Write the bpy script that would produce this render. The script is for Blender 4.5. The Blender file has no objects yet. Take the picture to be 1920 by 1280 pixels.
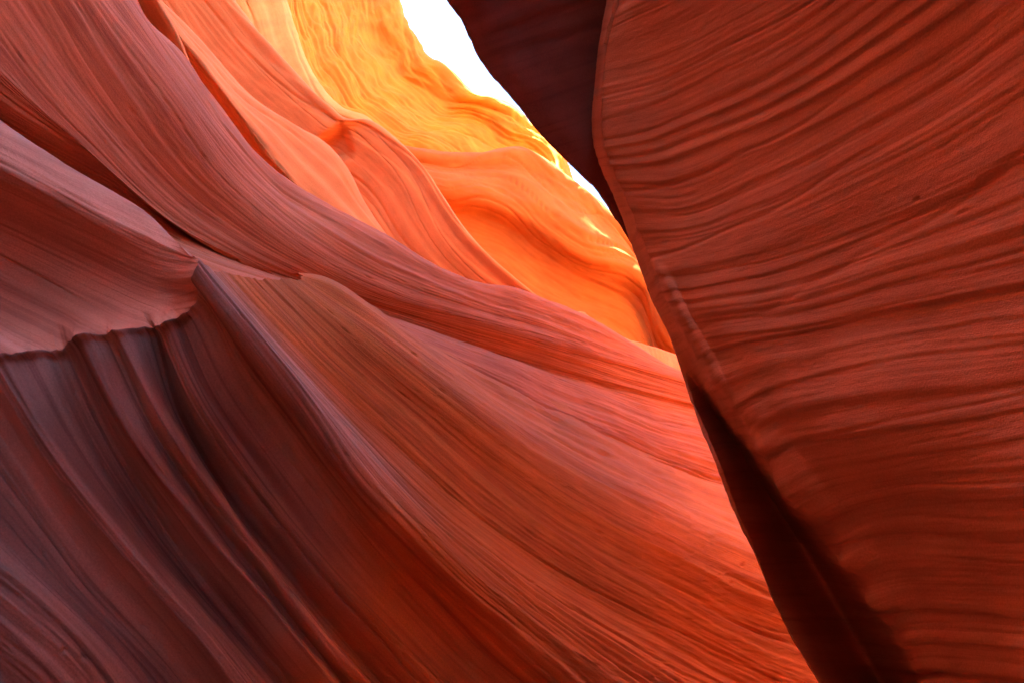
import bpy, math
import numpy as np

# ------------------------------------------------------------------ camera
PITCH = math.radians(30.0)
FPX = 1493.0                      # focal length in photo pixels (1920 x 1280 frame)
CAM = np.array([0.0, 0.0, 1.6])
scene = bpy.context.scene
cam_data = bpy.data.cameras.new('camera')
cam_data.sensor_width = 36.0
cam_data.lens = 36.0 * FPX / 1920.0
cam_data.clip_start = 0.02
cam_data.clip_end = 5000.0
cam = bpy.data.objects.new('camera', cam_data)
scene.collection.objects.link(cam)
cam.location = CAM
cam.rotation_euler = (math.pi / 2 + PITCH, 0, 0)
scene.camera = cam

# ------------------------------------------------------------------ sky, sun, exposure
SUN_ELEV, SUN_AZ = 58.0, -105.0     # azimuth clockwise from +Y (the way the camera looks)
world = bpy.data.worlds.new('World')
scene.world = world
world.use_nodes = True
wn = world.node_tree.nodes
wl = world.node_tree.links
sky = wn.new('ShaderNodeTexSky')
sky.sky_type = 'NISHITA'
sky.sun_disc = False
sky.sun_elevation = math.radians(SUN_ELEV)
sky.sun_rotation = math.radians(SUN_AZ)
sky.altitude = 1200
sky.dust_density = 1.5
wl.new(sky.outputs['Color'], wn['Background'].inputs['Color'])
wn['Background'].inputs['Strength'].default_value = 0.05

sun_data = bpy.data.lights.new('sun', 'SUN')
sun_data.energy = 5.0
sun_data.angle = math.radians(0.53)
sun_data.color = (1.0, 0.93, 0.82)
sun = bpy.data.objects.new('sun', sun_data)
scene.collection.objects.link(sun)
sun.location = (-20, -4, 40)
sun.rotation_euler = (math.radians(90 - SUN_ELEV), 0, math.radians(180 - SUN_AZ))

scene.view_settings.view_transform = 'Standard'
scene.view_settings.look = 'None'
scene.view_settings.exposure = 4.7
scene.view_settings.gamma = 1.0
scene.cycles.max_bounces = 8
scene.cycles.diffuse_bounces = 8
scene.cycles.use_denoising = True
scene.cycles.use_adaptive_sampling = True
scene.cycles.adaptive_threshold = 0.03
scene.cycles.sample_clamp_indirect = 8.0

# ------------------------------------------------------------------ helpers
CP, SP = math.cos(PITCH), math.sin(PITCH)


def unproject(p):
    """(..., 3) photo pixel x, photo pixel y, depth along the view axis -> world."""
    p = np.asarray(p, float)
    x = (p[..., 0] - 960.0) / FPX * p[..., 2]
    yu = (640.0 - p[..., 1]) / FPX * p[..., 2]
    f = p[..., 2]
    return np.stack([CAM[0] + x, CAM[1] + f * CP - yu * SP, CAM[2] + f * SP + yu * CP], -1)


def spline(t, k, y):
    """Catmull-Rom with uneven knots k (n), values y (n, ...), at t (m)."""
    k = np.asarray(k, float)
    y = np.asarray(y, float)
    n = len(k)
    sh = (n,) + (1,) * (y.ndim - 1)
    h = np.diff(k)
    hs = h.reshape((n - 1,) + (1,) * (y.ndim - 1))
    dl = (y[1:] - y[:-1]) / hs
    m = np.empty_like(y)
    m[0], m[-1] = dl[0], dl[-1]
    if n > 2:
        m[1:-1] = (dl[:-1] * hs[1:] + dl[1:] * hs[:-1]) / (hs[1:] + hs[:-1])
    i = np.clip(np.searchsorted(k, t, side='right') - 1, 0, n - 2)
    s = ((t - k[i]) / h[i]).reshape((-1,) + (1,) * (y.ndim - 1))
    hh = h[i].reshape(s.shape)
    s2, s3 = s * s, s * s * s
    return ((2 * s3 - 3 * s2 + 1) * y[i] + (s3 - 2 * s2 + s) * hh * m[i]
            + (-2 * s3 + 3 * s2) * y[i + 1] + (s3 - s2) * hh * m[i + 1])


def _hash(ix, iy, seed):
    n = (ix.astype(np.int64) * 374761393 + iy.astype(np.int64) * 668265263 + seed * 1274126177) & 0x7fffffff
    n = ((n ^ (n >> 13)) * 1274126177) & 0x7fffffff
    n = (n ^ (n >> 16)) & 0xffff
    return n / 32767.5 - 1.0


def noise2(x, y, seed=0):
    """smooth value noise, about -1..1"""
    x0, y0 = np.floor(x), np.floor(y)
    fx, fy = x - x0, y - y0
    fx = fx * fx * fx * (fx * (fx * 6 - 15) + 10)
    fy = fy * fy * fy * (fy * (fy * 6 - 15) + 10)
    a, b = _hash(x0, y0, seed), _hash(x0 + 1, y0, seed)
    c, d = _hash(x0, y0 + 1, seed), _hash(x0 + 1, y0 + 1, seed)
    return (a * (1 - fx) + b * fx) * (1 - fy) + (c * (1 - fx) + d * fx) * fy


def fbm(x, y, seed=0, octaves=4):
    v, a = 0, 1.0
    for o in range(octaves):
        v = v + a * noise2(x, y, seed + 17 * o)
        x, y, a = x * 2.03, y * 2.03, a * 0.5
    return v


def grid_normals(P):
    du = np.gradient(P, axis=1)
    dv = np.gradient(P, axis=0)
    n = np.cross(du, dv)
    n /= np.linalg.norm(n, axis=-1, keepdims=True) + 1e-12
    mid = P.reshape(-1, 3).mean(0)
    return n


def loft(curves, nu, nv, pixels=True, vknots=None):
    """curves: lists of points (px, py, depth) or world points. Returns (nv, nu, 3) world points."""
    rows = []
    tu = np.linspace(0, 1, nu)
    shared = None
    if len({len(c) for c in curves}) == 1:      # same number of points: line the points up between curves
        ks = []
        for c in curves:
            c = np.asarray(c, float)
            w = np.linalg.norm(np.diff(c[:, :2] if pixels else c, axis=0), axis=1)
            ks.append(np.concatenate([[0], np.cumsum(np.maximum(w, 1e-3))]) / max(w.sum(), 1e-6))
        shared = np.mean(ks, 0)
        shared = shared / shared[-1]
        loft.k = shared
    for c in curves:
        c = np.asarray(c, float)
        if pixels:
            q = c.copy()
            q[:, 2] = 1.0 / c[:, 2]
            d = np.hypot(*(np.diff(c[:, :2], axis=0).T))
        else:
            q = c
            d = np.linalg.norm(np.diff(c, axis=0), axis=1)
        k = np.concatenate([[0], np.cumsum(np.maximum(d, 1e-3))])
        k = k / k[-1]
        rows.append(spline(tu if shared is None else np.interp(tu, shared, k), k, q))
    rows = np.array(rows)
    if vknots is None:
        if pixels:
            a = rows[:, ::8, :2]
            d = np.linalg.norm(np.diff(a, axis=0), axis=-1).mean(1)
            d = np.maximum(d, 18.0)
        else:
            d = np.linalg.norm(np.diff(rows[:, ::8], axis=0), axis=-1).mean(1)
        vknots = np.concatenate([[0], np.cumsum(d)])
    vknots = np.asarray(vknots, float)
    vknots = vknots / vknots[-1]
    Q = spline(np.linspace(0, 1, nv), vknots, rows)
    loft.g = np.interp(np.linspace(0, 1, nv), vknots, np.arange(len(curves)))
    if pixels:
        Q[..., 2] = 1.0 / np.maximum(Q[..., 2], 1e-3)
        return unproject(Q)
    return Q


def metric(P, axis):
    """mean running length in metres along an axis of the grid"""
    d = np.linalg.norm(np.diff(P, axis=axis), axis=-1)
    d = np.minimum(d, np.percentile(d, 90) * 1.5)
    m = d.mean(1 - axis)
    return np.concatenate([[0], np.cumsum(m)])


def strata(P, toward, amps, along='u', seed=1, scale=1.0, pits=0, pit_size=1.0, warp=0.03, fade=None, flow=0.1, extra=None, bed=None, gain=None, grooves=(), rough=0.0):
    """push a grid of rock in and out along its beds; returns points and uv (metres along, metres across)."""
    n = grid_normals(P)
    t = np.asarray(toward, float) - P.reshape(-1, 3).mean(0)
    if (n.reshape(-1, 3) @ t).mean() < 0:
        n = -n
    um, vm = metric(P, 1), metric(P, 0)
    U, V = np.meshgrid(um, vm)
    ax = 1 if along == 'u' else 0            # beds run along this axis of the grid
    S = (V if along == 'u' else U) if bed is None else bed
    d = np.linalg.norm(np.diff(P, axis=ax), axis=-1)
    A = np.cumsum(np.concatenate([np.zeros_like(np.take(d, [0], ax)), d], ax), ax)
    e = np.linalg.norm(np.gradient(P, axis=1 - ax), axis=-1)
    ratio = np.clip(e / np.expand_dims(np.gradient(vm if ax else um), ax), 0.3, 1.6)
    A, S = A / scale, S / scale
    Sw = S + warp * fbm(A * 0.9, S * 0.9, seed + 5, 3)
    D = np.zeros_like(S)
    for f, a, sharp in amps:
        q = noise2(Sw * f, A * f * flow, seed + int(f * 10))
        if sharp > 0:                      # stepped beds: steep on one side, smooth on the other
            ph = Sw * f + 1.5 * noise2(Sw * f * 0.37, A * f * flow * 0.4, seed + 31 + int(f * 10))
            saw = ph - np.floor(ph)
            saw = np.where(saw < 0.82, saw / 0.82, (1 - saw) / 0.18)
            saw = saw * saw * (3 - 2 * saw)
            h = 0.5 + 0.5 * noise2(np.floor(ph) * 7.3, A * f * flow * 0.6, seed + 77)
            q = (1 - sharp) * q + sharp * (2 * saw - 1) * h
        if f > 2.9:                        # beds fade in and out: smooth stretches between bundles of lines
            q = q * np.clip(0.55 + 0.9 * noise2(Sw * f * 0.23 + 3.1, A * 0.35, seed + 200 + int(f)), 0.12, 1.5)
        if gain is not None and f > 10:
            q = q * gain
        D += a * q
    for f, depth, width in grooves:        # thin incised lines along bed joints, broken up along their length
        ph = Sw * f + 1.9 * noise2(Sw * f * 0.41, A * 0.12, seed + 311 + int(f)) + 0.05 * noise2(A * 3.0, Sw * f, seed + 5)
        cell = np.round(ph)
        e_ = np.abs(ph - cell) / (width * f)
        on = np.clip(0.25 + 1.1 * noise2(cell * 3.7 + .5, A * 0.55, seed + 400 + int(f)), 0, 1)
        D -= depth * on * np.clip(1 - e_, 0, 1) ** 1.3 * (1.0 if gain is None else np.sqrt(gain))
    if rough:
        D += rough * (fbm(A * 2.2, S * 5, seed + 71, 4) + 0.8 * np.abs(fbm(A * 1.1 + S * 1.5, S * 3 - A, seed + 73, 4)))
    D += 0.008 * fbm(A * 1.2, S * 2.0, seed + 3, 3)
    D += 0.0008 * fbm(A * 14, S * 60, seed + 9, 3)
    D *= ratio
    if extra is not None:
        D = D + extra / scale
    if fade is not None:
        D = D * fade
    if pits:
        rng = np.random.RandomState(seed + 100)
        for _ in range(pits):
            i, j = rng.randint(5, P.shape[0] - 5), rng.randint(5, P.shape[1] - 5)
            la, lb = rng.uniform(.010, .035) * pit_size, rng.uniform(.003, .008) * pit_size
            r0, r1 = max(0, i - 40), min(P.shape[0], i + 41)
            c0, c1 = max(0, j - 40), min(P.shape[1], j + 41)
            da = (A[r0:r1, c0:c1] - A[i, j]) / la
            ds = (S[r0:r1, c0:c1] - S[i, j]) / lb
            D[r0:r1, c0:c1] -= rng.uniform(.006, .018) * pit_size * np.exp(-(da * da + ds * ds))
    return P + n * (D * scale)[..., None], A, S


def rock(name, P, A, S, mat, label=None, category=None, kind=None, parent=None, group=None, normals=None, tint=None):
    nv, nu = P.shape[:2]
    idx = np.arange(nv * nu).reshape(nv, nu)
    f = np.stack([idx[:-1, :-1], idx[:-1, 1:], idx[1:, 1:], idx[1:, :-1]], -1).reshape(-1, 4)
    if normals is not None and (grid_normals(P) * normals).sum(-1).mean() < 0:
        f = f[:, ::-1]
    me = bpy.data.meshes.new(name)
    me.vertices.add(nv * nu)
    me.vertices.foreach_set('co', P.reshape(-1).astype(np.float32))
    me.loops.add(f.size)
    me.loops.foreach_set('vertex_index', f.reshape(-1).astype(np.int32))
    me.polygons.add(len(f))
    me.polygons.foreach_set('loop_start', np.arange(0, f.size, 4, dtype=np.int32))
    me.update(calc_edges=True)
    uv = me.uv_layers.new(name='bed')
    q = np.stack([A, S], -1).reshape(-1, 2)[f.reshape(-1)]
    uv.data.foreach_set('uv', q.reshape(-1).astype(np.float32))
    me.polygons.foreach_set('use_smooth', np.ones(len(f), bool))
    if tint is not None:
        at = me.attributes.new('shade_tint', 'FLOAT', 'POINT')
        at.data.foreach_set('value', tint.reshape(-1).astype(np.float32))
    if normals is not None:
        me.normals_split_custom_set_from_vertices(normals.reshape(-1, 3).astype(np.float32))
    me.materials.append(mat)
    o = bpy.data.objects.new(name, me)
    scene.collection.objects.link(o)
    if parent is not None:
        o.parent = parent
    if label:
        o['label'] = label
    if category:
        o['category'] = category
        o['kind'] = 'thing'
    if kind:
        o['kind'] = kind
    if group:
        o['group'] = group
    return o


# ------------------------------------------------------------------ sandstone
def sandstone(name, base, dark, pale, band=9.0, fine=60.0, bump=0.35, streak=0.5):
    m = bpy.data.materials.new(name)
    m.use_nodes = True
    nt = m.node_tree
    N, L = nt.nodes, nt.links
    bsdf = N['Principled BSDF']
    bsdf.inputs['Roughness'].default_value = 0.85
    bsdf.inputs['Specular IOR Level'].default_value = 0.25
    uv = N.new('ShaderNodeUVMap')
    uv.uv_map = 'bed'
    tc = N.new('ShaderNodeTexCoord')

    def mapped(sx, sy):
        mp = N.new('ShaderNodeMapping')
        mp.inputs['Scale'].default_value = (sx, sy, 1)
        L.new(uv.outputs['UV'], mp.inputs['Vector'])
        return mp.outputs['Vector']

    def noise(vec, scale, detail=4, rough=0.6):
        n = N.new('ShaderNodeTexNoise')
        n.inputs['Scale'].default_value = scale
        n.inputs['Detail'].default_value = detail
        n.inputs['Roughness'].default_value = rough
        L.new(vec, n.inputs['Vector'])
        return n.outputs['Fac']

    def ramp(fac, lo, hi):
        r = N.new('ShaderNodeMapRange')
        r.inputs['From Min'].default_value = lo
        r.inputs['From Max'].default_value = hi
        L.new(fac, r.inputs['Value'])
        return r.outputs['Result']

    def mix(a, b, fac, mode='MIX', amount=None):
        x = N.new('ShaderNodeMix')
        x.data_type = 'RGBA'
        x.blend_type = mode
        for sock, val in ((x.inputs['A'], a), (x.inputs['B'], b)):
            if isinstance(val, tuple):
                sock.default_value = (*val, 1)
            else:
                L.new(val, sock)
        if isinstance(fac, float):
            x.inputs['Factor'].default_value = fac
        else:
            L.new(fac, x.inputs['Factor'])
        return x.outputs['Result']

    def mul(a, k):
        x = N.new('ShaderNodeMath')
        x.operation = 'MULTIPLY'
        L.new(a, x.inputs[0])
        x.inputs[1].default_value = k
        return x.outputs[0]

    broad = ramp(noise(mapped(0.35, band), 1.0, 3, 0.62), 0.38, 0.68)
    thin = ramp(noise(mapped(0.8, fine), 1.0, 2, 0.65), 0.52, 0.66)
    pale_b = ramp(noise(mapped(0.25, band * 0.6), 1.7, 3, 0.6), 0.55, 0.75)
    grain = noise(tc.outputs['Object'], 170.0, 2, 0.7)
    blot = noise(tc.outputs['Object'], 3.0, 2, 0.6)
    col = mix(base, dark, mul(broad, streak))
    col = mix(col, pale, mul(pale_b, 0.55))
    col = mix(col, dark, mul(thin, streak * 0.8))
    at = N.new('ShaderNodeAttribute')                 # shade and cool skylight painted as a purple-grey tint on near rock
    at.attribute_name = 'shade_tint'
    shade_col = mix((0.44, 0.245, 0.205), (0.13, 0.055, 0.045), broad)
    shade_col = mix(shade_col, (0.60, 0.41, 0.37), mul(pale_b, 0.7))
    shade_col = mix(shade_col, (0.10, 0.04, 0.035), mul(thin, 0.55))
    col = mix(col, shade_col, at.outputs['Fac'])
    g = N.new('ShaderNodeMapRange')
    g.inputs['From Min'].default_value = 0.3
    g.inputs['From Max'].default_value = 0.7
    g.inputs['To Min'].default_value = 0.86
    g.inputs['To Max'].default_value = 1.12
    L.new(grain, g.inputs['Value'])
    h = N.new('ShaderNodeMapRange')
    h.inputs['From Min'].default_value = 0.3
    h.inputs['From Max'].default_value = 0.7
    h.inputs['To Min'].default_value = 0.88
    h.inputs['To Max'].default_value = 1.1
    L.new(blot, h.inputs['Value'])
    gm = N.new('ShaderNodeMath')
    gm.operation = 'MULTIPLY'
    L.new(g.outputs['Result'], gm.inputs[0])
    L.new(h.outputs['Result'], gm.inputs[1])
    comb = N.new('ShaderNodeCombineColor')
    for s in ('Red', 'Green', 'Blue'):
        L.new(gm.outputs[0], comb.inputs[s])
    col = mix(col, comb.outputs['Color'], 1.0, 'MULTIPLY')
    L.new(col, bsdf.inputs['Base Color'])
    b1 = N.new('ShaderNodeBump')
    b1.inputs['Strength'].default_value = bump
    b1.inputs['Distance'].default_value = 0.004
    L.new(noise(mapped(2.0, fine * 1.3), 1.0, 2, 0.7), b1.inputs['Height'])
    b2 = N.new('ShaderNodeBump')
    b2.inputs['Strength'].default_value = 0.5
    b2.inputs['Distance'].default_value = 0.003
    L.new(grain, b2.inputs['Height'])
    L.new(b1.outputs['Normal'], b2.inputs['Normal'])
    L.new(b2.outputs['Normal'], bsdf.inputs['Normal'])
    return m


BASE, DARK, PALE = (0.60, 0.17, 0.046), (0.28, 0.052, 0.018), (0.67, 0.25, 0.09)
M_NEAR = sandstone('sandstone_near', BASE, DARK, PALE, 7, 45, 0.6)
M_RIGHT = sandstone('sandstone_right', (0.50, 0.22, 0.125), (0.28, 0.10, 0.055), (0.58, 0.30, 0.19), 8, 50)
M_MID = sandstone('sandstone_mid', (0.65, 0.235, 0.075), (0.46, 0.13, 0.04), (0.72, 0.35, 0.15), 5, 35, 0.25, 0.4)
M_SHADE = sandstone('sandstone_overhang_shade', (0.21, 0.062, 0.05), (0.13, 0.036, 0.03), (0.27, 0.09, 0.07), 3, 20)  # the overhang's shade is put into this darker colour
M_SLAB = sandstone('sandstone_maroon', (0.58, 0.155, 0.062), (0.28, 0.055, 0.028), (0.66, 0.25, 0.14), 7, 45, 0.6)
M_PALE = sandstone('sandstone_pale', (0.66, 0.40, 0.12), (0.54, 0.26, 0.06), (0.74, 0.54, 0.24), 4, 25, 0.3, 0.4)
M_LEDGE = sandstone('sandstone_pink', (0.63, 0.235, 0.135), (0.33, 0.09, 0.05), (0.72, 0.37, 0.27), 9, 60, 0.6, 0.6)
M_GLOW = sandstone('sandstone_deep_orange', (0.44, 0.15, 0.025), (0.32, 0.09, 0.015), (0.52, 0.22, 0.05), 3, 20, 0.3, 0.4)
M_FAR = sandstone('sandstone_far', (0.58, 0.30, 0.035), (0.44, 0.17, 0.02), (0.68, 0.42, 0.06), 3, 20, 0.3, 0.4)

AMP_NEAR = [(1.3, .030, 0), (3.1, .022, .3), (7.0, .010, .6), (17, .005, .7), (41, .0026, .7), (90, .0012, .6)]
AMP_RIGHT = [(2.0, .018, .1), (4.5, .015, .5), (11, .007, .7), (29, .0026, .6)]
AMP_MID = [(1.0, .006, 0), (2.6, .007, .4), (7, .010, .6), (19, .006, .7)]
GR_MID = [(4, .014, .014), (12, .008, .008)]

# ------------------------------------------------------------------ left wall: fluted face, ridge, valley and tall slab (one sweep of beds)
wall_curves = [
    # fluted face under the ledge, undercut towards the floor
    [(-560, 1180, 1.75), (-300, 1420, 1.86), (-140, 1600, 1.96), (60, 1800, 2.1)],
    [(-330, 830, 1.88), (-60, 1040, 1.98), (60, 1140, 2.02), (180, 1270, 2.1), (270, 1400, 2.2)],
    [(-40, 692, 2.12), (60, 860, 2.12), (200, 1050, 2.18), (330, 1200, 2.27), (450, 1360, 2.4)],
    [(90, 642, 2.18), (170, 800, 2.19), (300, 990, 2.28), (450, 1170, 2.42), (590, 1340, 2.6)],
    [(228, 612, 2.22), (310, 780, 2.26), (430, 960, 2.40), (560, 1130, 2.58), (740, 1340, 2.85)],
    [(328, 588, 2.24), (390, 720, 2.31), (500, 880, 2.48), (640, 1050, 2.71), (800, 1210, 2.98), (930, 1340, 3.2)],
    [(362, 486, 2.26), (450, 590, 2.30), (560, 720, 2.42), (700, 900, 2.62), (850, 1050, 2.92), (1000, 1180, 3.25), (1200, 1340, 3.6)],
    # trough behind the near corner, rising to the second ridge
    [(398, 500, 2.62), (520, 640, 2.72), (680, 800, 2.92), (850, 960, 3.2), (1020, 1090, 3.55), (1200, 1200, 3.9), (1440, 1330, 4.3)],
    [(490, 522, 2.95), (620, 645, 3.02), (780, 780, 3.22), (950, 920, 3.55), (1130, 1040, 3.95), (1330, 1140, 4.4), (1580, 1250, 4.9)],
    [(548, 529, 3.15), (690, 625, 3.2), (850, 745, 3.45), (1020, 860, 3.9), (1200, 960, 4.4), (1420, 1060, 5.0), (1640, 1140, 5.5)],
    # crest of the second ridge
    [(552, 528, 3.21), (600, 535, 3.32), (680, 583, 3.45), (762, 639, 3.72), (880, 704, 4.2), (1050, 792, 4.9), (1220, 870, 5.6), (1420, 940, 6.3), (1640, 1000, 6.9)],
    # tucked under the slab behind
    [(552, 531, 3.22), (600, 550, 3.5), (680, 602, 3.75), (772, 650, 4.1), (905, 692, 4.66), (1072, 768, 5.5), (1238, 838, 6.2), (1430, 900, 6.9), (1650, 960, 7.5)],
]
slab_curves = [
    [(-320, 620, 3.4), (0, 640, 3.5), (250, 655, 3.6), (430, 665, 3.75), (560, 680, 3.95), (664, 705, 4.15), (765, 745, 4.3), (883, 800, 4.75), (1052, 880, 5.45), (1222, 950, 6.1), (1420, 1015, 6.8), (1640, 1075, 7.4)],
    [(-320, 330, 3.2), (0, 400, 3.3), (250, 480, 3.2), (430, 535, 3.1), (560, 560, 3.45), (664, 596, 3.75), (765, 642, 3.78), (883, 704, 4.22), (1052, 792, 4.92), (1222, 870, 5.62), (1420, 940, 6.32), (1640, 1000, 6.92)],
    [(-320, 250, 3.2), (0, 345, 3.35), (250, 440, 3.3), (430, 512, 3.3), (560, 545, 3.6), (672, 588, 3.85), (780, 634, 4.06), (908, 680, 4.5), (1075, 755, 5.35), (1240, 825, 6.05), (1430, 885, 6.75), (1650, 940, 7.35)],
    [(-320, 170, 3.1), (0, 295, 3.3), (230, 405, 3.5), (430, 494, 3.6), (560, 535, 3.85), (690, 582, 4.12), (805, 622, 4.42), (935, 664, 4.9), (1090, 725, 5.75), (1250, 790, 6.45), (1440, 840, 7.15), (1650, 890, 7.75)],
    # tall slab
    [(-320, 60, 2.9), (0, 235, 3.1), (200, 340, 3.4), (400, 465, 3.75), (560, 530, 4.0), (700, 585, 4.3), (830, 635, 4.7), (960, 680, 5.3), (1110, 722, 6.1), (1280, 770, 6.9), (1450, 810, 7.6), (1650, 850, 8.2)],
    [(-300, -260, 2.9), (-80, -20, 3.0), (120, 220, 3.2), (350, 430, 3.6), (500, 510, 3.95), (640, 555, 4.3), (780, 600, 4.7), (920, 645, 5.25), (1070, 690, 6.0), (1250, 740, 6.9), (1450, 790, 7.7), (1650, 830, 8.3)],
    [(-150, -330, 3.15), (40, -60, 3.25), (250, 250, 3.5), (420, 415, 3.85), (560, 500, 4.1), (700, 560, 4.45), (850, 600, 4.95), (980, 635, 5.5), (1100, 670, 6.2), (1260, 720, 7.1), (1450, 775, 7.9), (1650, 815, 8.5)],
    [(-20, -340, 3.4), (150, -60, 3.5), (330, 180, 3.75), (480, 370, 4.1), (610, 470, 4.3), (760, 545, 4.7), (900, 590, 5.25), (1020, 625, 5.85), (1120, 660, 6.4), (1270, 705, 7.3), (1450, 760, 8.1), (1650, 800, 8.7)],
    [(60, -340, 3.65), (200, -60, 3.8), (300, 90, 3.9), (430, 265, 4.2), (530, 370, 4.5), (640, 435, 4.6), (780, 510, 5.0), (920, 565, 5.6), (1030, 600, 6.15), (1140, 645, 6.8), (1275, 700, 7.6), (1450, 750, 8.4), (1650, 790, 9.0)],
    # silhouette of the slab
    [(110, -330, 3.95), (225, -40, 4.15), (262, 45, 4.2), (330, 108, 4.25), (372, 168, 4.4), (500, 320, 4.65), (605, 390, 4.9), (720, 452, 5.15), (820, 512, 5.45), (900, 541, 5.85), (960, 548, 6.1), (1040, 580, 6.55), (1100, 606, 6.9), (1180, 652, 7.4), (1292, 712, 8.0), (1450, 755, 8.7), (1650, 795, 9.3)],
    # over the edge and down behind
    [(60, -300, 4.9), (200, 0, 5.2), (330, 160, 5.4), (480, 340, 5.7), (600, 420, 6.1), (720, 480, 6.6), (820, 535, 7.2), (960, 580, 8.0), (1100, 640, 8.7), (1292, 735, 9.4), (1450, 790, 9.9), (1650, 830, 10.4)],
]
NW, NU = 620, 620
P = loft(wall_curves, NU, NW)
flute = np.array([(0, 0), (1.0, .02), (1.4, -.015), (1.9, -.03), (2.2, .028), (2.7, 0), (3.1, -.03), (3.5, .028), (3.75, 0), (3.9, .016), (4.3, -.03),
                  (4.65, .012), (4.8, -.005), (5.3, -.03), (5.8, .008), (6.0, .010), (6.4, -.004), (7, 0), (30, 0)])
flute[:, 1] *= 2.3
fl = spline(loft.g, flute[:, 0], flute[:, 1])[:, None] * np.ones(NU)[None, :]
small = (0.020 * noise2(loft.g * 3.3, loft.g * 0 + .5, 61) + 0.013 * noise2(loft.g * 7.1, loft.g * 0 + .5, 62)) * np.clip((6.4 - loft.g) / .8, 0, 1)
fl = fl + small[:, None]
lipb = np.clip((loft.g - 1.2) / .5, 0, 1) * np.clip((5.6 - loft.g) / .5, 0, 1)
fl = fl + 0.022 * lipb[:, None] * np.exp(-(np.linspace(0, 1, NU) / .014) ** 2)[None, :]      # rounded lip
wall_g = loft.g.copy()
foot = P[:, -1] + np.array([.25, -.1, 0])                  # carry the lower ends of the beds down to the floor
foot[:, 2] = -0.15
for k_, t_ in enumerate((.02, .3, .65, 1.0)):
    P[:, NU - 4 + k_] = P[:, NU - 5] * (1 - t_) + foot * t_
# the upper ends of the beds break off unevenly
start = 0.006 + 0.007 * (0.5 - fl[:, 0] / .10) + 0.006 * noise2(wall_g * 5.0, wall_g * 0 + .5, 8) + 0.003 * noise2(wall_g * 17.0, wall_g * 0 + .5, 9)
start = start * np.clip((10.4 - wall_g) / .6, 0, 1)
cols = np.arange(NU)
for i in range(NW):
    q = (start[i] + (1 - start[i]) * cols / (NU - 1)) * (NU - 1)
    P[i] = np.stack([np.interp(q, cols, P[i, :, c]) for c in range(3)], -1)
P, A, S = strata(P, CAM, AMP_NEAR, seed=4, pits=130, extra=fl, flow=.04, pit_size=.75, grooves=[(3.5, .012, .016), (9, .007, .008), (22, .0035, .0045)], gain=(1.35 + 1.5 * np.clip((7.5 - wall_g) / 2, 0, 1))[:, None])
wall_edge = P[:, 0].copy()
WN = grid_normals(P)
if ((CAM - P) * WN).sum(-1).mean() < 0:
    WN = -WN
shade_tint = np.clip((7.6 - wall_g[:, None] - 7.5 * np.clip(np.linspace(0, 1, NU)[None, :] - .38, 0, 1) + .35 * fbm(A * 1.1, S * 9, 12, 3)) / 1.6, 0, 1) * .9  # painted shade over the fluted face, fading out where the beds glow
cut_a = int(np.searchsorted(wall_g, 6.25))
for nm, a, b, lab in (('fluted_wall', 0, cut_a, 'dark purple-brown fluted rock face dropping below the ledge in the lower left corner'),
                      ('rippled_ridge', cut_a, NW - 1, 'orange rippled rock ridge sweeping diagonally down through the middle')):
    rock(nm, P[a:b + 1], A[a:b + 1], S[a:b + 1], M_NEAR, lab, 'rock wall', normals=WN[a:b + 1], tint=shade_tint[a:b + 1])
P = loft(slab_curves, 540, 430)
P, A, S = strata(P, CAM, AMP_NEAR, seed=6, pits=90, flow=.04, pit_size=.8, gain=1.35, grooves=[(3.5, .012, .016), (9, .007, .008), (22, .0035, .0045)])
rock('tall_slab', P, A, S, M_SLAB, 'tall streaked red rock slab rising behind the ledge to the top left corner', 'rock wall')

# ------------------------------------------------------------------ ledge with the hollow, over the fluted face
ledge_x = [-400, -40, 0, 75, 150, 215, 280, 325]
ledge_rows = [
    [(140, 2.6), (235, 2.9), (262, 2.95), (320, 3.0), (375, 3.0), (415, 2.98), (455, 2.9), (490, 2.75), (372, 510, 2.5)],
    [(0, 1.85), (198, 2.12), (222, 2.16), (272, 2.24), (320, 2.32), (358, 2.38), (398, 2.40), (442, 2.36), (357, 477, 2.30)],
    [(45, 1.62), (252, 1.88), (278, 1.92), (322, 1.99), (364, 2.06), (402, 2.13), (440, 2.20), (468, 2.25), (360, 487, 2.275)],
    [(80, 1.58), (285, 1.83), (308, 1.87), (350, 1.95), (390, 2.03), (425, 2.10), (460, 2.19), (483, 2.24), (359, 499, 2.258)],
    [(180, 1.63), (350, 1.90), (368, 1.94), (405, 2.02), (440, 2.09), (470, 2.15), (500, 2.21), (515, 2.24), (353, 522, 2.24)],
    [(300, 1.72), (430, 1.98), (445, 2.02), (470, 2.09), (495, 2.15), (515, 2.19), (535, 2.22), (542, 2.23), (346, 545, 2.21)],
    [(430, 1.75), (515, 1.98), (522, 2.02), (535, 2.08), (548, 2.13), (556, 2.16), (564, 2.18), (564, 2.18), (339, 563, 2.16)],
    [(570, 1.65), (590, 1.86), (590, 1.90), (588, 1.96), (585, 2.03), (582, 2.07), (580, 2.11), (576, 2.13), (333, 576, 2.11)],
    [(690, 1.45), (645, 1.69), (636, 1.73), (620, 1.80), (607, 1.88), (602, 1.95), (593, 2.03), (583, 2.08), (330, 583, 2.07)],
    [(760, 1.27), (690, 1.5), (672, 1.55), (648, 1.63), (626, 1.73), (615, 1.83), (602, 1.96), (590, 2.05), (328, 590, 2.05)],
]
back = [.62, .62, .58, .53, .45, .38, .26, .16]          # the ledge turns away to the left
ledge_curves = [[(x, y, d + b) for x, (y, d), b in zip(ledge_x, r[:-1], back)] + [(r[-1][0], r[-1][1], r[-1][2] + .19 * max(0, j - 3) / 6)] for j, r in enumerate(ledge_rows)]
NL = 300
P = loft(ledge_curves, NL, NL)
rel = P - CAM
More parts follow.
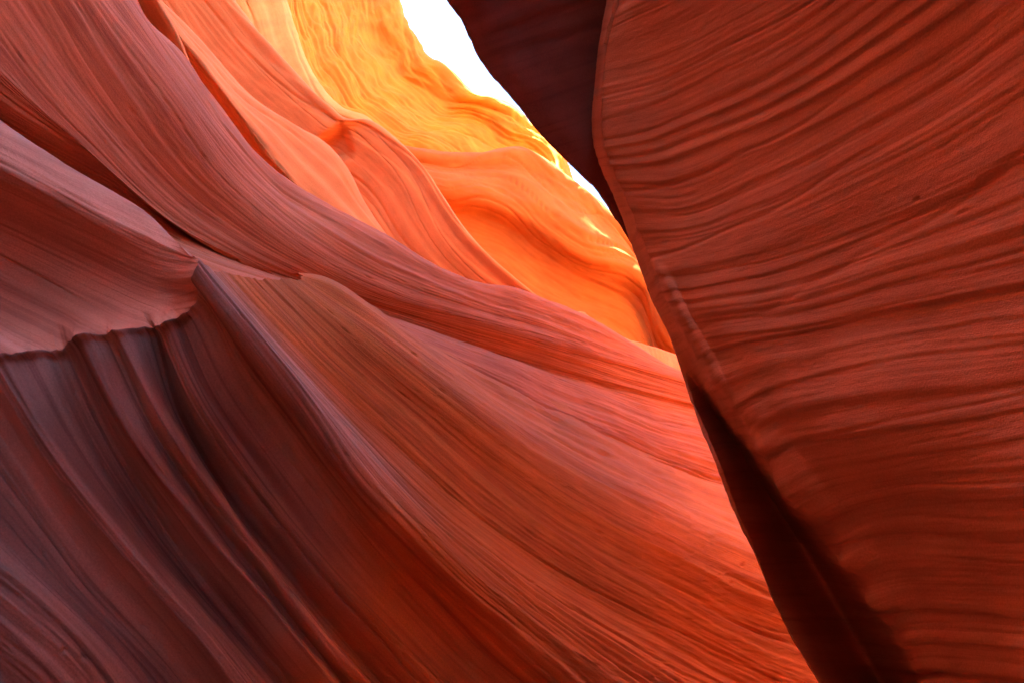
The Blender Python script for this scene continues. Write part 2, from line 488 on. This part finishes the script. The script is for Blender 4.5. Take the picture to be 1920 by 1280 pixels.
fwd = rel[..., 1] * CP + rel[..., 2] * SP
pyy = 640.0 - (rel[..., 2] * CP - rel[..., 1] * SP) / fwd * FPX
pxx = 960.0 + rel[..., 0] / fwd * FPX
bed = (pyy - 0.47 * pxx) / FPX * 2.0          # beds dip to the right, a little steeper than the lip
P, A, S = strata(P, CAM, [(2.6, .020, 0), (7.0, .012, .5), (17, .007, .6), (41, .003, .6)], seed=9, flow=.04, bed=bed, grooves=[(7, .012, .010), (19, .006, .005)])


def edge_at(g):
    i = np.interp(g, wall_g, np.arange(len(wall_g)))
    return np.stack([np.interp(i, np.arange(len(wall_g)), wall_edge[:, c]) for c in range(3)], -1)


# weld the lip and the right end of the ledge to the top of the fluted face
lip = np.interp(pxx[-1], [-400, -330, -40, 90, 228, 328], [.75, 1.0, 2.0, 3.0, 4.0, 5.0])
w = np.clip((np.linspace(0, 1, NL) - .72) / .28, 0, 1) ** 2
P = P + (edge_at(lip) - P[-1])[None, :, :] * w[:, None, None]
rows = np.linspace(0, 1, NL)
r0 = .22
gr = np.interp(rows, [0, r0, 1], [6.0, 6.0, 5.0])
w = np.clip((np.linspace(0, 1, NL) - .86) / .14, 0, 1) ** 2
wr = np.clip((rows - r0 * .6) / .1, 0, 1)
P = P + (edge_at(gr) - P[:, -1])[:, None, :] * w[None, :, None] * wr[:, None, None]
def base_empty(name, P, label, category):
    o = bpy.data.objects.new(name, None)
    o.empty_display_size = 0.2
    scene.collection.objects.link(o)
    q = P.reshape(-1, 3)
    o.location = (q[:, 0].mean(), q[:, 1].mean(), q[:, 2].min())
    o['label'], o['category'], o['kind'] = label, category, 'thing'
    return o


def facing_normals(P):
    n = grid_normals(P)
    return n if ((CAM - P) * n).sum(-1).mean() > 0 else -n


def part(name, root, P, A, S, mat, rs, cs, N, tint=None):
    o = rock(name, P[rs, cs] - np.array(root.location), A[rs, cs], S[rs, cs], mat, parent=root, normals=N[rs, cs], tint=None if tint is None else tint[rs, cs])
    return o


LN = facing_normals(P)
ledge = base_empty('rock_ledge', P, 'near ledge of banded sandstone with a smooth dark hollow under its crest', 'rock ledge')
lc = int(NL * .33)
lt = np.full(A.shape, .22)  # faint wash of the same painted shade
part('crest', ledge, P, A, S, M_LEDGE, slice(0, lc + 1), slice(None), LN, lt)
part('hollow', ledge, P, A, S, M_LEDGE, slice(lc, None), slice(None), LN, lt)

# ------------------------------------------------------------------ right wall
def R(yn, xo, yo, do, xn, dn, pts, back=1.0):
    """one bed: hidden back, outline, hollow, rounded nose, near face"""
    tk = float(np.interp(yn, [450, 900], [.5, .18]))
    turn = lambda x: tk * max(0.0, (1960 - x) / (1960.0 - xn))          # the face looks across the slot
    pts = [(x, y, d + turn(x)) for x, y, d in pts]
    do, dn = do + tk, dn + tk
    w = min(1.0, max(0.0, (abs(xn - xo) - 22) / 60.0))       # how wide the hollow is here
    do = (1 - w) * do + w * (dn + 0.62)
    xm, ym = xo * .42 + xn * .58, yo * .42 + yn * .58
    dm = (1 - w) * (do * .5 + dn * .5) + w * (dn + 1.00)
    x1, y1, d1 = pts[0]
    fr = .5 - .25 * w
    rn = (xn + fr * (x1 - xn), yn + fr * (y1 - yn), w * (dn + .42 * (d1 - dn)) + (1 - w) / (1 / dn + fr * (1 / d1 - 1 / dn)))
    return [(xo + 230, yo + 10, do + .55), (xo + 30, yo, do + .3), (xo, yo, do), (xm, ym, dm), (xn - 16 * w, yn + 4 * w, dn + .30 * w), (xn, yn, dn), rn] + pts[-6:] if len(pts) >= 6 else None


right_curves = [
    R(-330, 1150, -330, 3.3, 1190, 2.8, [(1280, -400, 2.5), (1420, -510, 2.2), (1600, -650, 1.85), (1780, -790, 1.6), (1960, -910, 1.45), (2300, -1150, 1.15)]),
    R(-20, 1138, -20, 3.3, 1160, 2.85, [(1240, -70, 2.6), (1400, -175, 2.25), (1580, -305, 1.95), (1770, -450, 1.7), (1960, -600, 1.5), (2300, -820, 1.2)]),
    R(110, 1116, 120, 3.35, 1130, 2.95, [(1220, 85, 2.75), (1370, 10, 2.4), (1560, -110, 2.05), (1760, -260, 1.8), (1960, -400, 1.6), (2300, -620, 1.25)]),
    R(262, 1109, 265, 3.4, 1122, 3.0, [(1220, 245, 2.8), (1375, 185, 2.45), (1500, 110, 2.2), (1690, -20, 1.93), (1960, -220, 1.65), (2300, -440, 1.3)]),
    R(390, 1160, 395, 3.4, 1180, 2.95, [(1260, 395, 2.75), (1430, 330, 2.35), (1600, 240, 2.07), (1760, 145, 1.87), (1960, 5, 1.68), (2300, -180, 1.35)]),
    R(470, 1195, 490, 3.5, 1215, 2.92, [(1280, 462, 2.7), (1420, 424, 2.35), (1600, 345, 2.06), (1760, 260, 1.86), (1960, 150, 1.68), (2300, -10, 1.35)]),
    R(545, 1222, 560, 3.6, 1248, 2.85, [(1310, 540, 2.62), (1430, 518, 2.35), (1650, 450, 2.0), (1800, 396, 1.82), (1960, 335, 1.67), (2300, 200, 1.36)]),
    R(620, 1258, 638, 3.7, 1290, 2.78, [(1350, 610, 2.55), (1470, 590, 2.28), (1660, 545, 1.98), (1800, 510, 1.81), (1960, 465, 1.66), (2300, 360, 1.36)]),
    R(680, 1283, 712, 3.8, 1330, 2.70, [(1390, 660, 2.47), (1522, 637, 2.2), (1680, 610, 1.96), (1810, 590, 1.8), (1960, 565, 1.65), (2300, 480, 1.36)]),
    R(762, 1312, 788, 3.85, 1385, 2.6, [(1440, 738, 2.4), (1540, 718, 2.18), (1680, 694, 1.94), (1810, 680, 1.79), (1960, 660, 1.64), (2300, 600, 1.36)]),
    R(860, 1345, 865, 3.9, 1460, 2.5, [(1515, 842, 2.32), (1628, 822, 2.06), (1720, 803, 1.9), (1830, 780, 1.76), (1960, 752, 1.63), (2300, 700, 1.35)]),
    R(965, 1380, 955, 3.9, 1545, 2.4, [(1600, 940, 2.24), (1681, 920, 2.06), (1760, 908, 1.9), (1850, 900, 1.76), (1960, 893, 1.61), (2300, 860, 1.33)]),
    R(1045, 1420, 1042, 3.85, 1605, 2.32, [(1660, 1032, 2.17), (1730, 1028, 2.02), (1810, 1026, 1.87), (1890, 1025, 1.74), (1970, 1024, 1.6), (2300, 1010, 1.31)]),
    R(1135, 1455, 1130, 3.75, 1668, 2.24, [(1720, 1130, 2.1), (1780, 1131, 1.97), (1850, 1133, 1.83), (1910, 1135, 1.72), (1980, 1138, 1.58), (2300, 1150, 1.28)]),
    R(1215, 1497, 1210, 3.65, 1722, 2.16, [(1770, 1218, 2.04), (1820, 1222, 1.93), (1880, 1228, 1.8), (1930, 1233, 1.68), (1990, 1240, 1.56), (2300, 1290, 1.25)]),
    R(1300, 1550, 1295, 3.55, 1770, 2.08, [(1815, 1308, 1.97), (1860, 1315, 1.87), (1910, 1324, 1.76), (1960, 1335, 1.64), (2010, 1345, 1.53), (2300, 1420, 1.2)]),
    R(1560, 1720, 1540, 3.3, 1900, 1.9, [(1940, 1580, 1.8), (1980, 1590, 1.7), (2020, 1610, 1.6), (2060, 1630, 1.5), (2100, 1650, 1.4), (2300, 1780, 1.15)]),
]
P = loft(right_curves, 440, 700)
NOSE = loft.k[5]
for _ in range(1):                                   # round the nose
    for ax, n in ((1, 3), (0, 7)):
        ker = np.ones(n) / n
        pad = [(0, 0)] * 3
        pad[ax] = (n // 2, n // 2)
        Q = np.pad(P, pad, mode='reflect', reflect_type='odd')
        P = np.apply_along_axis(lambda t: np.convolve(t, ker, 'valid'), ax, Q)
down = np.array([.25, .6, 1.0])[:, None, None]           # carry the last bed down to the floor
foot = P[-1].copy()
foot[:, 2] = -0.15
P = np.concatenate([P, P[-1][None] * (1 - down) + foot[None] * down], 0)
uu = np.linspace(0, 1, 440)
vv = metric(P, 0)
kp = np.abs(noise2(vv * 7.0, vv * 0 + .5, 91)) * 1.2 + .5 * np.abs(noise2(vv * 15.0, vv * 0 + .5, 92))
knuckle = (0.032 + 0.11 * (kp - .4))[:, None] * np.exp(-((uu - NOSE - .004) / .022) ** 2)[None, :] * np.clip((np.arange(703) - 340) / 120, 0, 1)[:, None]
fade_r = (0.35 + 0.65 * np.clip((uu - NOSE + .05) / .05, 0, 1)) * np.clip((uu - .10) / .06, 0, 1)[None, :] * np.ones(703)[:, None]
P, A, S = strata(P, CAM, AMP_RIGHT, seed=21, pits=10, extra=knuckle, flow=0.03, warp=.02, pit_size=.6, fade=fade_r, grooves=[(3, .008, .02), (9, .005, .010), (24, .0025, .005)])
RN = facing_normals(P)
right = base_empty('ribbed_wall', P, 'dark red ribbed sandstone wall filling the right side, with a black hollow along its edge', 'rock wall')
rc = int(440 * (NOSE - .015))
part('underside', right, P, A, S, M_RIGHT, slice(None), slice(0, rc + 1), RN)
part('ribbed_face', right, P, A, S, M_RIGHT, slice(None), slice(rc, None), RN)

# ------------------------------------------------------------------ dark overhang behind the right wall
ol = [(740, -260), (790, -100), (832, 0), (868, 55), (900, 122), (950, 182), (996, 243), (1045, 292), (1098, 345), (1140, 392), (1180, 452), (1205, 502), (1216, 555), (1242, 605), (1262, 660), (1300, 760)]
dd = np.linspace(3.3, 4.9, len(ol))
oh = [
    [(x + 300, y - 160, d + 2.6) for (x, y), d in zip(ol, dd)],
    [(x + 60, y - 30, d + .9) for (x, y), d in zip(ol, dd)],
    [(x + 8, y - 4, d + .15) for (x, y), d in zip(ol, dd)],
    [(x, y, d) for (x, y), d in zip(ol, dd)],
    [(x + 30, y - 10, d - .02) for (x, y), d in zip(ol, dd)],
    [(x + 110, y - 40, d + .12) for (x, y), d in zip(ol, dd)],
    [(x + 260, y - 90, d + .3) for (x, y), d in zip(ol, dd)],
    [(x + 420, y - 140, d + .1) for (x, y), d in zip(ol, dd)],
    [(x + 700, y - 220, d - .6) for (x, y), d in zip(ol, dd)],
]
P = loft(oh, 200, 160)
P, A, S = strata(P, CAM, [(1.0, .03, 0), (2.5, .015, .3), (7, .006, .5)], along='v', seed=33)
rock('overhang', P, A, S, M_SHADE, 'almost black rock overhang in front of the strip of sky', 'rock overhang')

# ------------------------------------------------------------------ fins behind the slab
def plane_depth(px, py, y0, k, m):
    """depth at a photo pixel of the wall y = y0 + k (z - 1.6) + m x: k leans it back, m turns it to the right"""
    a, b = (640.0 - py) / FPX, (px - 960.0) / FPX
    return y0 / (CP - a * SP - k * (SP + a * CP) - m * b)


def onto(c, y0, k, m):
    return [(x, y, plane_depth(x, y, y0, k, m) + (d if d is not None else 0)) for x, y, d in c]


def shift(c, dx, dy, dd):
    return [(x + dx, y + dy, d + dd) for x, y, d in c]


f_left = [(200, -200, 5.7), (270, -40, 5.75), (294, 0, 5.8), (337, 67, 5.85), (375, 116, 5.9), (431, 190, 6.0), (469, 240, 6.1), (525, 311, 6.3), (581, 367, 6.5), (637, 410, 6.7), (720, 470, 7.1), (800, 540, 7.5)]
f_crest = [(190, -200, 6.0), (275, -40, 6.05), (300, 0, 6.1), (337, 37, 6.1), (394, 94, 6.15), (476, 184, 6.3), (562, 240, 6.5), (602, 264, 6.65), (645, 310, 6.8), (685, 380, 6.9), (735, 450, 7.2), (810, 530, 7.6)]
f_left = [(x, y, plane_depth(x, y, 5.2, .12, .55)) for x, y, d in f_left]
f_crest = [(x, y, plane_depth(x, y, 5.3, .12, .55) + .15) for x, y, d in f_crest]
f_mid = [tuple(0.5 * np.array(a) + 0.5 * np.array(b) - np.array([0, 0, .01])) for a, b in zip(f_left, f_crest)]
P = loft([shift(f_left, -140, 60, 1.0), shift(f_left, -40, 20, .75), shift(f_left, -8, 4, .15), f_left, f_mid, f_crest, shift(f_crest, -10, 14, .5), shift(f_crest, -80, 60, 1.6)], 280, 180)
P, A, S = strata(P, CAM, AMP_MID, seed=41, scale=1.4, grooves=GR_MID)
rock('rock_fin', P, A, S, M_MID, 'thin pale pink rock fin beside the dark crack in the wall', 'rock fin')

# small sheet in the crack
e_c = [(225, -160, 5.0), (280, -40, 5.05), (296, 0, 5.1), (328, 55, 5.15), (350, 105, 5.2), (368, 150, 5.3), (400, 215, 5.5)]
P = loft([shift(e_c, -110, 60, .3), shift(e_c, -40, 25, .1), e_c, shift(e_c, -12, 10, .4)], 160, 120)
P, A, S = strata(P, CAM, AMP_MID, seed=44, scale=1.2, grooves=GR_MID)
rock('rock_flake', P, A, S, M_MID, 'narrow red rock flake at the top of the dark crack', 'rock flake')

# orange slab (with the scooped alcove) and pillar
g_crest_0 = [(330, -180, 7.4), (405, -45, 7.5), (440, 0, 7.55), (500, 75, 7.6), (560, 141, 7.7), (620, 201, 7.8), (645, 222, 7.8), (690, 226, 7.8), (740, 260, 7.8), (790, 310, 7.85), (840, 385, 7.95), (880, 440, 8.1), (930, 490, 8.4), (990, 540, 8.8), (1042, 580, 9.2), (1120, 640, 9.6)]
g_crest = [(x, y, plane_depth(x, y, 6.3, .12, .55)) for x, y, d in g_crest_0]
def toward_pt(c, f, dx, dy, dz):
    return [(x + dx * f, y + dy * f, d + dz * f) for x, y, d in c]
P = loft([shift(g_crest, -260, 190, .0), shift(g_crest, -170, 120, -.14), shift(g_crest, -110, 74, -.18), shift(g_crest, -60, 38, -.15), shift(g_crest, -22, 12, -.10), g_crest, shift(g_crest, -8, 12, .5), shift(g_crest, -80, 70, 1.8)], 400, 280)


def to_pixel(P):
    rel = P - CAM
    f = rel[..., 1] * CP + rel[..., 2] * SP
    return 960.0 + rel[..., 0] / f * FPX, 640.0 - (rel[..., 2] * CP - rel[..., 1] * SP) / f * FPX, f


def inside_distance(x, y, poly):
    d = np.full(x.shape, 1e9)
    ins = np.zeros(x.shape, bool)
    for (x0, y0), (x1, y1) in zip(poly, poly[1:] + poly[:1]):
        t = np.clip(((x - x0) * (x1 - x0) + (y - y0) * (y1 - y0)) / ((x1 - x0) ** 2 + (y1 - y0) ** 2), 0, 1)
        d = np.minimum(d, np.hypot(x - x0 - t * (x1 - x0), y - y0 - t * (y1 - y0)))
        if y0 != y1:
            c = (y0 > y) != (y1 > y)
            ins ^= c & (x < (x1 - x0) * (y - y0) / (y1 - y0) + x0)
    return np.where(ins, d, -d)


gx, gy, gf = to_pixel(P)
sd = inside_distance(gx, gy, [(638, 224), (618, 242), (590, 262), (600, 300), (640, 309), (660, 303), (668, 288), (664, 262), (652, 238)])
t = np.clip((sd + 2) / 20.0, 0, 1)
t = (t * t * (3 - 2 * t)) * (gf < 8.9)
P = P + (P - CAM) / gf[..., None] * (0.08 * t)[..., None]          # the scooped alcove
P, A, S = strata(P, CAM, AMP_MID, seed=52, scale=1.6, grooves=GR_MID)
rock('rock_pillar', P, A, S, M_MID, 'smooth orange rock pillar with a scooped alcove near its top', 'rock pillar')

# yellow rib
h_0 = [(470, -200, 8.6), (517, -45, 8.7), (535, 0, 8.75), (552, 60, 8.8), (570, 115, 8.85), (600, 165, 8.9), (640, 205, 8.9), (692, 226, 8.9), (722, 262, 9.2), (745, 300, 9.6), (770, 345, 10.0)]
h_c = [(x, y, plane_depth(x, y, 5.6, .28, .25)) for x, y, d in h_0]
P = loft([shift(h_c, -200, 80, .3), shift(h_c, -100, 40, -.2), shift(h_c, -40, 16, -.3), h_c, shift(h_c, -10, 10, .7), shift(h_c, -60, 50, 1.8)], 240, 180)
P, A, S = strata(P, CAM, AMP_MID, seed=57, scale=1.8, grooves=GR_MID)
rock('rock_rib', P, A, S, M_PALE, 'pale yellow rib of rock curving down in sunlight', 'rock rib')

# ------------------------------------------------------------------ far wall
i_xy = [(690, -200), (728, -45), (745, 0), (760, 40), (785, 80), (802, 112), (830, 130), (860, 155), (890, 178), (930, 188), (965, 206), (990, 236), (1023, 259), (1055, 292), (1068, 326), (1120, 420)]
IW = (7.6, .17, .36)
def band(xy, dx, dy, dd, w):
    return [(x + dx, y + dy, plane_depth(x + dx, y + dy, *w) + dd) for x, y in xy]
P = loft([band(i_xy, -420, 260, .0, IW), band(i_xy, -260, 150, -.15, IW), band(i_xy, -140, 80, -.1, IW), band(i_xy, -60, 34, -.05, IW), band(i_xy, 0, 0, 0, IW),
          [(x - 10, y + 20, d + 1.5) for x, y, d in band(i_xy, 0, 0, 0, IW)], [(x - 60, y + 120, d + 5) for x, y, d in band(i_xy, 0, 0, 0, IW)]], 400, 400)
P, A, S = strata(P, CAM, [(1.0, .03, 0), (3.0, .03, .6), (7, .02, .8), (15, .010, .8), (32, .004, .6)], seed=63, scale=1.8, warp=.16, flow=.3, grooves=[(4, .03, .03), (10, .016, .014)], rough=.022)
rock('far_wall', P, A, S, M_FAR, 'sunlit golden rock wall with wavy ripples below the sky', 'rock wall')

j_xy = [(640, 250), (720, 280), (785, 292), (830, 300), (900, 298), (980, 292), (1030, 317), (1060, 337), (1100, 364), (1132, 393), (1180, 455), (1206, 508), (1240, 580), (1300, 660)]
JW = (6.8, .16, .5)
top = band(j_xy, 0, 0, 0, JW)
j_ridge = [(640, 300), (720, 318), (785, 335), (830, 346), (900, 362), (970, 388), (1030, 424), (1065, 446), (1105, 468), (1140, 482), (1185, 500), (1210, 520), (1245, 600), (1305, 680)]
P = loft([shift(top, -10, 40, 1.6), shift(top, 0, 8, .4), top, band([(.55 * a + .45 * c, .55 * b + .45 * d) for (a, b), (c, d) in zip(j_xy, j_ridge)], 0, 0, .05, JW),
          band(j_ridge, 0, -5, -.12, JW), band(j_ridge, -3, 12, -.10, JW), band(j_ridge, -10, 45, .22, JW), band(j_ridge, -22, 120, .30, JW), band(j_ridge, -36, 220, .15, JW), band(j_ridge, -50, 380, 0, JW)], 360, 280)
P, A, S = strata(P, CAM, [(1.0, .05, 0), (3.0, .025, .4), (8, .012, .6), (20, .005, .5)], seed=71, scale=1.8, warp=.15, flow=.2, grooves=[(3, .02, .02), (9, .012, .01)], rough=.012)
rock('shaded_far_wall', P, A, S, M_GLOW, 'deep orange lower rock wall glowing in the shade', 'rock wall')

# knob
k_out = [(1010, 590, 8.6), (1040, 588, 8.6), (1065, 596, 8.6), (1086, 584, 8.6), (1110, 600, 8.6), (1150, 626, 8.6), (1210, 645, 8.7), (1270, 664, 8.8), (1340, 680, 9.0)]
P = loft([shift(k_out, 0, 30, .7), k_out, shift(k_out, 4, 10, -.15), shift(k_out, 8, 40, -.45), shift(k_out, 12, 90, -.8)], 200, 100)
P, A, S = strata(P, CAM, [(3, .03, .2), (6, .018, .5), (20, .005, .6)], along='v', seed=77)
rock('rock_hummock', P, A, S, M_MID, 'small pale notched hump of rock at the foot of the far wall', 'rock hummock')

# ------------------------------------------------------------------ the canyon round the camera and the plateau it is cut into, with unseen blocks shaped to steer the light
def plan_wall(name, plan, zs, lean, mat, toward, seed, label, nu=160, nv=160, kind='structure', amps=AMP_NEAR):
    cs = []
    for z, l in zip(zs, lean):
        cs.append([(x + l[0], y + l[1], z) for x, y in plan])
    P = loft(cs, nu, nv, pixels=False)
    P, A, S = strata(P, toward, amps, seed=seed)
    return rock(name, P, A, S, mat, label, None, kind)


# left side: in front of nothing, behind every left sheet
plan_wall('left_cliff', [(-1.78, 1.75), (-1.5, 0.6), (-1.1, -1.0), (-1.25, -2.5), (-0.8, -4.0), (-1.2, -6.5), (-0.6, -9)],
          [-0.3, 1, 2, 3, 4.5, 7, 10, 13], [(0, 0), (-.1, 0), (-.1, 0), (-.35, 0), (-.9, 0), (-1.6, 0), (-2.4, 0), (-3.4, 0)], M_NEAR, (0, -2, 3), 81, None)
plan_wall('left_back_cliff', [(-2.6, -1), (-2.9, 1.5), (-3.9, 3.5), (-4.8, 5.5), (-4.5, 8.0), (-3.2, 10.5), (-1.0, 12.0), (2.0, 12.5), (6.0, 12.0), (12, 13)],
          [-0.3, 2, 4, 6, 8, 9.5], [(0, 0), (-.2, .1), (-.5, .3), (-.9, .5), (-1.4, .8), (-2.0, 1.2)], M_MID, (0, 3, 3), 83, None)
plan_wall('right_cliff', [(1.50, 1.75), (1.24, 1.0), (1.15, 0.3), (1.05, -1.0), (0.75, -2.5), (1.2, -4.0), (0.7, -6.5), (1.2, -9)],
          [-0.3, 1, 2, 3, 4.5, 6, 8, 9.4], [(0, 0), (.05, 0), (.1, 0), (.0, 0), (-.1, 0), (.0, 0), (.2, 0), (1.6, 0)], M_RIGHT, (0, -2, 3), 85, None)


def slab(name, pts, z0, z1, mat, kind='structure'):
    """vertical-sided block of plateau rock on a plan outline"""
    n = len(pts)
    v = [(x, y, z0) for x, y in pts] + [(x, y, z1) for x, y in pts]
    f = [tuple(range(n, 2 * n)), tuple(range(n - 1, -1, -1))] + [(i, (i + 1) % n, n + (i + 1) % n, n + i) for i in range(n)]
    me = bpy.data.meshes.new(name)
    me.from_pydata(v, [], f)
    me.uv_layers.new(name='bed')
    me.materials.append(mat)
    o = bpy.data.objects.new(name, me)
    scene.collection.objects.link(o)
    o['kind'] = kind
    return o


slab('near_sun_block', [(-4.7, -60), (-4.7, 0), (-5.6, 2), (-60, 2), (-60, -60)], -2, 25, M_MID)  # unseen block, made tall to keep sun off the near walls
slab('left_sun_block', [(-60, 2), (-5.6, 2), (-6.0, 3), (-6.6, 6), (-6.4, 7.5), (-60, 7.5)], -2, 20.6, M_MID)  # unseen block, rim raised so its shadow covers the left walls
slab('left_far_sun_block', [(-60, 7.5), (-6.4, 7.5), (-6.2, 9), (-5.6, 12), (-60, 12)], -2, 20.5, M_MID)  # unseen block, rim set by how much sun reaches the far wall
slab('far_plateau', [(-60, 12), (-5.0, 12), (-2.8, 14), (3, 15), (14, 15), (60, 15), (60, 80), (-60, 80)], -2, 9.2, M_MID)
slab('right_bounce_bank', [(2.6, 1.2), (3.0, 1.6), (3.8, 2.4), (4.4, 3.6), (4.7, 5), (5.6, 6.5), (8, 8), (14, 9), (60, 10), (60, 1.2)], -2, 15.5, M_MID)  # unseen bank, carved back to bounce sunlight onto the left wall
slab('right_near_plateau', [(3.2, -60), (3.2, 1.2), (60, 1.2), (60, -60)], -2, 9.3, M_MID)
slab('rear_rock', [(-4.7, -9.2), (2.6, -9.2), (2.6, -20), (-4.7, -20)], -2, 3.5, M_MID)
slab('ground', [(-300, -300), (300, -300), (300, 300), (-300, 300)], -0.6, -0.02, M_MID)
